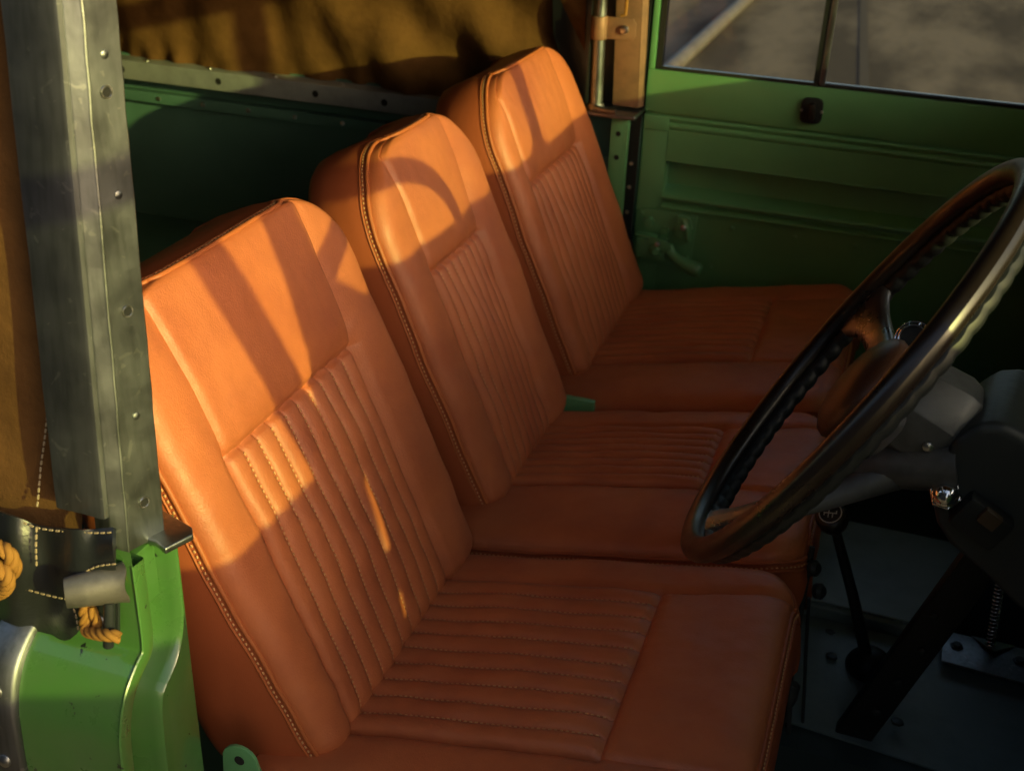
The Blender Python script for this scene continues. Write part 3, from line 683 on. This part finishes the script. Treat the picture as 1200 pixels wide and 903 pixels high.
# latch: backing plate, box, lever, striker
lt=MB(); lt.plate([(-.040,YD-.0045,.150),(.078,YD-.0045,.150),(.074,YD-.0045,.055),(.060,YD-.0045,.040),(-.040,YD-.0045,.040)],(0,-.003,0)); latch=lt.build('latch_plate',GREEN_IN,dr,bevel=.0012)
m=MB(); m.box((-.030,YD-.034,.060),(.028,YD-.0075,.098)); m.box((-.036,YD-.030,.098),(.010,YD-.0075,.104)); m.build('latch_box',GREEN_IN,latch,bevel=.003)
m=MB(); m.lathe((.008,YD-.030,.078),(0.2,-1,0),[(0,.014),(.008,.012),(.013,.006)],16); m.tube([(.052,YD-.012,.140),(.062,YD-.018,.125),(.066,YD-.014,.10)],.006,10); m.lathe((.050,YD-.0075,.118),(0,-1,0),[(0,.016),(.010,.013),(.012,.008)],14)
m.lathe((-.015,YD-.0075,.125),(0,-1,0),[(0,.011),(.007,.009)],12); m.lathe((.018,YD-.0075,.112),(0,-1,0),[(0,.008),(.006,.007)],12); m.build('latch_boss',GREEN_IN,latch)
m=MB(); pts=[V((.030,YD-.022,.084)),V((.045,YD-.030,.070)),V((.072,YD-.034,.058)),V((.100,YD-.034,.050))]
m.tube(smoothpath(pts,5),[.012,.0115,.011,.0105,.010,.010,.010,.0105,.011,.0118,.0128,.0138,.0145,.0148,.0142,.0105],12); ob=m.build('door_handle',GREEN_IN,latch,smooth=60)
m=MB(); m.plate([(-.006,YD-.036,.108),(.034,YD-.036,.100),(.040,YD-.036,.088),(.026,YD-.036,.080),(-.008,YD-.036,.094)],(0,-.003,0)); m.plate([(.040,YD-.0075,.148),(.064,YD-.0075,.146),(.072,YD-.0075,.124),(.060,YD-.0075,.108),(.046,YD-.0075,.112)],(0,-.010,0)); m.build('cam_plate',GREEN_IN,latch,bevel=.0012)
m=MB(); m.lathe((.055,YD-.0175,.127),(0,-1,0),[(0,.006),(.006,.0055),(.008,.003)],12); m.lathe((.012,YD-.039,.094),(0,-1,0),[(0,.005),(.005,.0045),(.006,.003)],12); m.build('rivet',ZINC,latch)
m=MB()
for x,z in ((-.030,.140),(.066,.143),(.068,.062),(-.032,.05)): m.lathe((x,YD-.0075,z),(0,-1,0),[(0,.005),(.002,.0045),(.003,.002)],10)
m.build('screw',GREEN_IN,latch)
# ================================================================== OPEN DRIVER DOOR (stands out of frame and shades the driver seat)
dd=thing('driver_door',(.75,-.16,-.3),'open green driver door standing square to the body beside the windscreen post','door')
m=MB(); m.box((.735,-.98,-.30),(.775,-.1315,.418)); m.box((.735,-.98,.418),(.775,-.158,.443)); m.build('door_panel',GREEN,dd,bevel=.004)
m=MB(); m.plate([(.745,-.1605,.486),(.745,-.1605,.4435),(.745,-.200,.4435),(.745,-.326,.82),(.745,-.276,.82)],(.022,0,0)); m.box((.745,-.98,.443),(.767,-.955,.82)); m.box((.745,-.98,.82),(.767,-.276,.85)); m.build('window_frame',GREEN,dd,bevel=.002)
m=MB(); m.plate([(.754,-.215,.445),(.754,-.955,.445),(.754,-.955,.82),(.754,-.330,.82)],(.004,0,0)); m.build('window_pane',GLASS,dd,smooth=0)
# ================================================================== STEERING WHEEL
WC=V((.407,.231,.440)); WN=V((-.854,.049,.518)).normalized(); E1=V((.518,0,.855)); E1=(E1-WN*E1.dot(WN)).normalized(); E2=WN.cross(E1)
if E2.y<0: E2=-E2
RW=.206
sw=thing('steering_wheel',WC-WN*.05,'dark brown three-spoke steering wheel with finger-grip rim in front of the nearest seat','steering wheel')
def wp(a,r,n): return WC+E1*(math.cos(a)*r)+E2*(math.sin(a)*r)+WN*n
m=MB(); nseg=128; rows=[]
for i in range(nseg):
    a=2*math.pi*i/nseg; row=[]
    for k in range(16):
        t=2*math.pi*k/16; row.append(wp(a,RW+.0115*math.cos(t),.0105*math.sin(t)+.002))
    row.append(row[0]); rows.append(row)
rows.append(rows[0]); m.grid(rows); rim=m.build('rim',BLACK,sw,smooth=80)
m=MB(); rows=[]; nseg=480
for i in range(nseg):
    a=2*math.pi*i/nseg; s_=abs(math.sin(a*33))**.8
    rr=RW-.006; row=[]
    for k in range(12):
        t=2*math.pi*k/12; row.append(wp(a,rr+(.0080+.0014*s_)*math.cos(t)-.0013*s_,-.0095-.0018*s_+(.0085)*math.sin(t)))
    row.append(row[0]); rows.append(row)
rows.append(rows[0]); m.grid(rows); m.build('finger_grip',BLACK_RUB,rim,smooth=80)
def spoke(ang,dish):
    m=MB(); a=R(ang); rows=[]
    for i in range(25):
        t=i/24; r=lerp(RW-.004,.035,t); dz=-.004-dish*(1-(1-min(1,t*1.25))**2.2)
        wd=.034*math.exp(-t*9)+.0155+.012*math.exp(-(1-t)*8); th_=.0075
        rad=E1*math.cos(a)+E2*math.sin(a); tan=-E1*math.sin(a)+E2*math.cos(a)
        c=WC+rad*r+WN*dz; row=[]
        for k in range(16):
            q=2*math.pi*k/16; cx=math.copysign(abs(math.cos(q))**.7,math.cos(q)); cz=math.copysign(abs(math.sin(q))**.7,math.sin(q))
            row.append(c+tan*(wd*cx)+WN*(th_*cz))
        row.append(row[0]); rows.append(row)
    m.grid(rows); return m.build('spoke',GUN,sw,smooth=70)
for ang,dish in ((96,.030),(190,.045),(281,.035)): spoke(ang,dish)
m=MB(); m.lathe(WC-WN*.034-E1*.010,WN,[(0,.045),(.005,.0515),(.012,.0535),(.018,.051),(.024,.043),(.028,.030),(.0295,.015),(.030,.004)],48); m.build('horn_pad',HORN,sw,smooth=80)
# ================================================================== STEERING COLUMN
sc_=thing('steering_column',WC-WN*.2,'grey cast steering column shroud with indicator stalk behind the wheel','steering column')
m=MB(); m.tube([WC-WN*.06,WC-WN*.45],.022,20); m.build('column_tube',DARKMETAL,sc_)
# faceted cast housing
def fr(d,a,r): return WC-WN*d+(E1*math.cos(a)+E2*math.sin(a))*r
m=MB(); rings=[]
for d,r,off in ((.036,.036,0),(.040,.043,0),(.048,.047,.002),(.086,.051,.006),(.098,.047,.008),(.106,.036,.008),(.110,.020,.008)):
    rings.append([fr(d,R(22.5+45*k),r)+E1*off for k in range(8)]+[fr(d,R(22.5),r)+E1*off])
m.grid(rings); m.add(rings[-1][:-1],[tuple(range(8))]); m.add(rings[0][:-1],[tuple(range(8))]); hsg=m.build('cast_shroud',CAST,sc_,bevel=.0022,seg=2,smooth=25)
m=MB(); a=px(1000,545,'y',.195); b_=px(1090,545,'y',.19)
m.lathe(a,(b_-a),[(0,.012),(.004,.016),(.05,.021),(.085,.022)],24); m.build('switch_boss',CAST,hsg,smooth=60)
m=MB(); m.lathe(WC-WN*.104+E1*.006,-WN,[(0,.034),(.004,.0375),(.018,.0375),(.022,.034)],28); m.build('clamp_ring',DARKMETAL,sc_)
m=MB()
for k in (3,4,5,6): m.lathe(fr(.084,R(45*k),.0475)+E1*.006,(fr(.084,R(45*k),1)-fr(.084,0,0)),[(0,.0045),(.002,.0042),(.003,.002)],10)
m.build('screw',ZINC,hsg)
m=MB(); a=px(1050,552,'y',.19); b_=px(925,602,'y',.16); m.tube([a,a.lerp(b_,.3),a.lerp(b_,.7),b_],[.016,.013,.009,.005],14); m.build('indicator_stalk',CAST,sc_,smooth=60)
m=MB(); c=px(1071,398,'y',.29); n_=V((-.3,-.75,.5)).normalized(); uu=n_.orthogonal().normalized(); ww=n_.cross(uu)
for rr,dd_ in ((.0165,0),(.0125,.004)): m.tube([c+(uu*math.cos(t)+ww*math.sin(t))*rr+n_*dd_ for t in [2*math.pi*k/36 for k in range(36)]],.0010,6,closed=True)
for k in range(10):
    t=2*math.pi*k/10; e_=uu*math.cos(t)+ww*math.sin(t); m.tube([c+e_*.0165,c+e_*.0125+n_*.004],.0007,5)
m.build('bezel',CHROME,sc_)
m=MB(); m.lathe(c-n_*.02,n_,[(0,.015),(.018,.016),(.022,.012)],24); m.build('gauge_body',BLACK_RUB,sc_)
# dark lower cover with a chrome switch
cv=thing('column_cover',(.55,.2,.25),'black rounded cover with a chrome push switch under the steering column','cover')
m=MB(); pts=[(1090,585),(1100,545),(1118,515),(1145,498),(1175,497),(1215,520),(1260,570),(1260,760),(1190,712),(1150,672),(1112,640),(1096,615)]
m.plate([px(u,v,'y',.175) for u,v in pts],(0.02,.12,0)); cvr=m.build('housing',DARKMETAL,cv,bevel=.010,seg=4)
m=MB(); c=px(1108,579,'y',.168); n_=V((-.1,-.8,.6)).normalized()
m.lathe(c-n_*.012,n_,[(0,.0135),(.010,.0135),(.012,.0125)],6); sw_=m.build('switch_nut',CHROME,cv,bevel=.001)
m=MB(); m.lathe(c,n_,[(0,.011),(.002,.011),(.003,.0102),(.0035,.0095),(.0055,.0088),(.0085,.0060),(.0098,.002)],28); m.build('switch_button',CHROME,sw_,smooth=70)
m=MB(); c=px(1150,608,'y',.172); m.obox(c,(.019,0,-.010),(0,.008,.002),(.007,0,.014)); sk=m.build('switch_block',BLACK_RUB,cv,bevel=.004)
m=MB(); c=px(1160,608,'y',.162); m.obox(c,(.007,0,-.004),(0,.002,.001),(.003,0,.006)); m.build('lamp_lens',AMBER,sk,bevel=.001)
# ================================================================== LEVERS AND FOOTWELL
gl=thing('gear_lever',(.50,.56,-.13),'black gear lever with a shift pattern on its round knob, rising from the grey floor','gear lever')
base=px(1020,775,'z',-.125); top=px(977,612,'y',.54)
m=MB(); m.tube([base+V((0,0,-.01)),base.lerp(top,.5),top],[.0085,.0072,.0060],12); m.build('shaft',BLACK_RUB,gl)
ax=(V((-.25,-.50,.83))).normalized()
m=MB(); m.lathe(top-ax*.012,ax,[(0,.008),(.004,.013),(.012,.017),(.020,.0195),(.028,.0195),(.033,.0180),(.035,.015)],28); kn=m.build('knob',BLACK,gl,smooth=60)
m=MB(); kc=top+ax*.0236; m.lathe(kc-ax*.001,ax,[(0,.0128),(.001,.0128)],28); em=m.build('emblem_disc',DARKMETAL,kn)
u_=V((1,0,0)); u_=(u_-ax*u_.dot(ax)).normalized(); v_=ax.cross(u_)
m=MB(); kc=kc+ax*.0006
for a_,b2 in (((-.008,0),(.008,0)),((-.002,-.006),(-.002,.006)),((.003,-.006),(.003,0)),((-.007,-.0035),(-.007,0)),((.007,.0035),(.007,0))):
    m.tube([kc+u_*a_[0]+v_*a_[1],kc+u_*b2[0]+v_*b2[1]],.0006,5)
m.tube([kc+(u_*math.cos(t)+v_*math.sin(t))*.0132 for t in [2*math.pi*k/30 for k in range(30)]],.0006,5,closed=True)
m.build('shift_pattern',WHITE,kn)
m=MB(); m.lathe(base+V((0,0,-.012)),(0,0,1),[(0,.030),(.006,.031),(.014,.028),(.022,.022),(.027,.014),(.030,.010)],28); m.build('gaiter',BLACK_RUB,gl,smooth=70)
tl=thing('lever_plate',(.64,.62,-.13),'bare metal bracket plate with a coil spring standing on the footwell floor','bracket')
zt_=-.118
m=MB(); m.plate([px(1106,738,'z',zt_),px(1215,763,'z',zt_),px(1213,803,'z',zt_),px(1103,773,'z',zt_)],(0,0,-.003)); pl=m.build('plate',GALV_DULL,tl,bevel=.001)
m=MB(); m.plate([px(1138,745,'z',zt_),px(1190,757,'z',zt_),px(1163,768,'z',zt_)+V((0,0,.006))],(0,0,.001)); m.build('pressed_tab',GALV,pl)
m=MB()
for u,v in ((1121,757),(1195,775)): m.lathe(px(u,v,'z',zt_),(0,0,1),[(0,.0085),(.002,.0085),(.0025,.006),(.005,.0055)],6)
m.build('bolt_head',DARKMETAL,pl)
m=MB(); a=px(1160,757,'z',zt_); b_=px(1172,683,'y',a.y+.02); pts=[]
axn=(b_-a).normalized(); uu=axn.orthogonal().normalized(); ww=axn.cross(uu)
for k in range(17*12+1):
    t=k/(17*12); an=2*math.pi*k/12; pts.append(a.lerp(b_,t)+(uu*math.cos(an)+ww*math.sin(an))*.0058)
m.tube(pts,.0011,5); m.build('coil_spring',CHROME,tl,smooth=80)
m=MB(); m.tube([a,b_+axn*.05],.0035,8); m.build('lever_rod',DARKMETAL,tl)
hb=thing('brace_bar',(.5,.45,-.1),'matte black flat bar with small bolts slanting across the footwell','bar')
a=px(1172,625,'y',.45); b_=px(965,905,'y',.45); d_=(b_-a); dn=d_.normalized(); sd_=dn.cross(V((0,1,0))).normalized()
m=MB(); m.obox((a+b_)/2,d_/2,sd_*.021,V((0,.010,0))); bb=m.build('bar',BLACK_RUB,hb,bevel=.003)
m=MB()
for t in (.30,.42,.55,.68): m.lathe(a.lerp(b_,t)+V((0,-.010,0))+sd_*(.004 if t>.4 else -.008),(0,-1,0),[(0,.005),(.003,.0048),(.004,.002)],10)
m.build('bolt_head',DARKMETAL,hb)
# seat-box front panel with its edge strip, catches and cable
ct_=thing('seat_catch',(.40,.44,-.1),'steel catches and edge strip on the seat box front below the cushions','catch')
m=MB(); m.tube([px(952,640,'y',.50),px(936,730,'y',.47),px(926,800,'y',.445),px(905,903,'y',.42)],.0035,8); m.tube([px(948,700,'y',.47),px(944,770,'y',.46),px(940,860,'y',.44)],.0022,8); m.build('edge_strip',DARKMETAL,ct_)
m=MB()
for u,v in ((951,665),(957,692)): m.lathe(px(u,v,'y',.485),(.8,-.4,.4),[(0,.010),(.006,.010),(.010,.006)],12)
m.build('catch_knob',DARKMETAL,ct_)
m=MB(); m.lathe(px(928,800,'y',.43),(.1,-.2,-1),[(0,.008),(.003,.010),(.02,.008),(.030,.004)],16); m.tube([px(926,815,'y',.43),px(924,860,'y',.425),px(922,920,'y',.42)],.003,8); m.build('cable_end',CAST,ct_)
# ================================================================== OUTSIDE: a steel pole lying on the ground
m=MB(); m.tube([(-1.19,7.3,-.90),(-1.18,11.6,-.90),(-1.18,14,-.90)],.055,14); tag(m.build('steel_pole',mat('rusty_pole_steel',(.11,.095,.085),.6,metal=.3,var=(6,(.07,.05,.04),.8))),'long grey steel pole lying on the ground outside the far window','pole',kind='thing')
m=MB(); m.plate([(.12,7.4,-.95),(.19,7.4,-.95),(-.13,11.9,-.95),(-.20,11.9,-.95)],(0,0,.006)); tag(m.build('dark_ground_strip',mat('dark_strip',(.05,.040,.032),.9,spec=.1)),'dark narrow strip on the brown ground beyond the far window','strip',kind='thing')  # thin dark strip laid on the ground
# unseen plank wall, added to keep low sky light off the seats
m=MB()
for k in range(54): m.box((-9+.18*k,-2.75-.012*(k%2),-.95),(-9+.18*k+.174,-2.70-.012*(k%2),3.3))
bw=tag(m.build('sky_block_wall',mat('sky_block_planks',(.055,.050,.045),.85,spec=.2,bump=(40,.3,.004),var=(6,(.03,.028,.026),.7)),smooth=0),'added dark plank wall out of view, blocking low sky light from the driver side','light blocker',kind='thing')
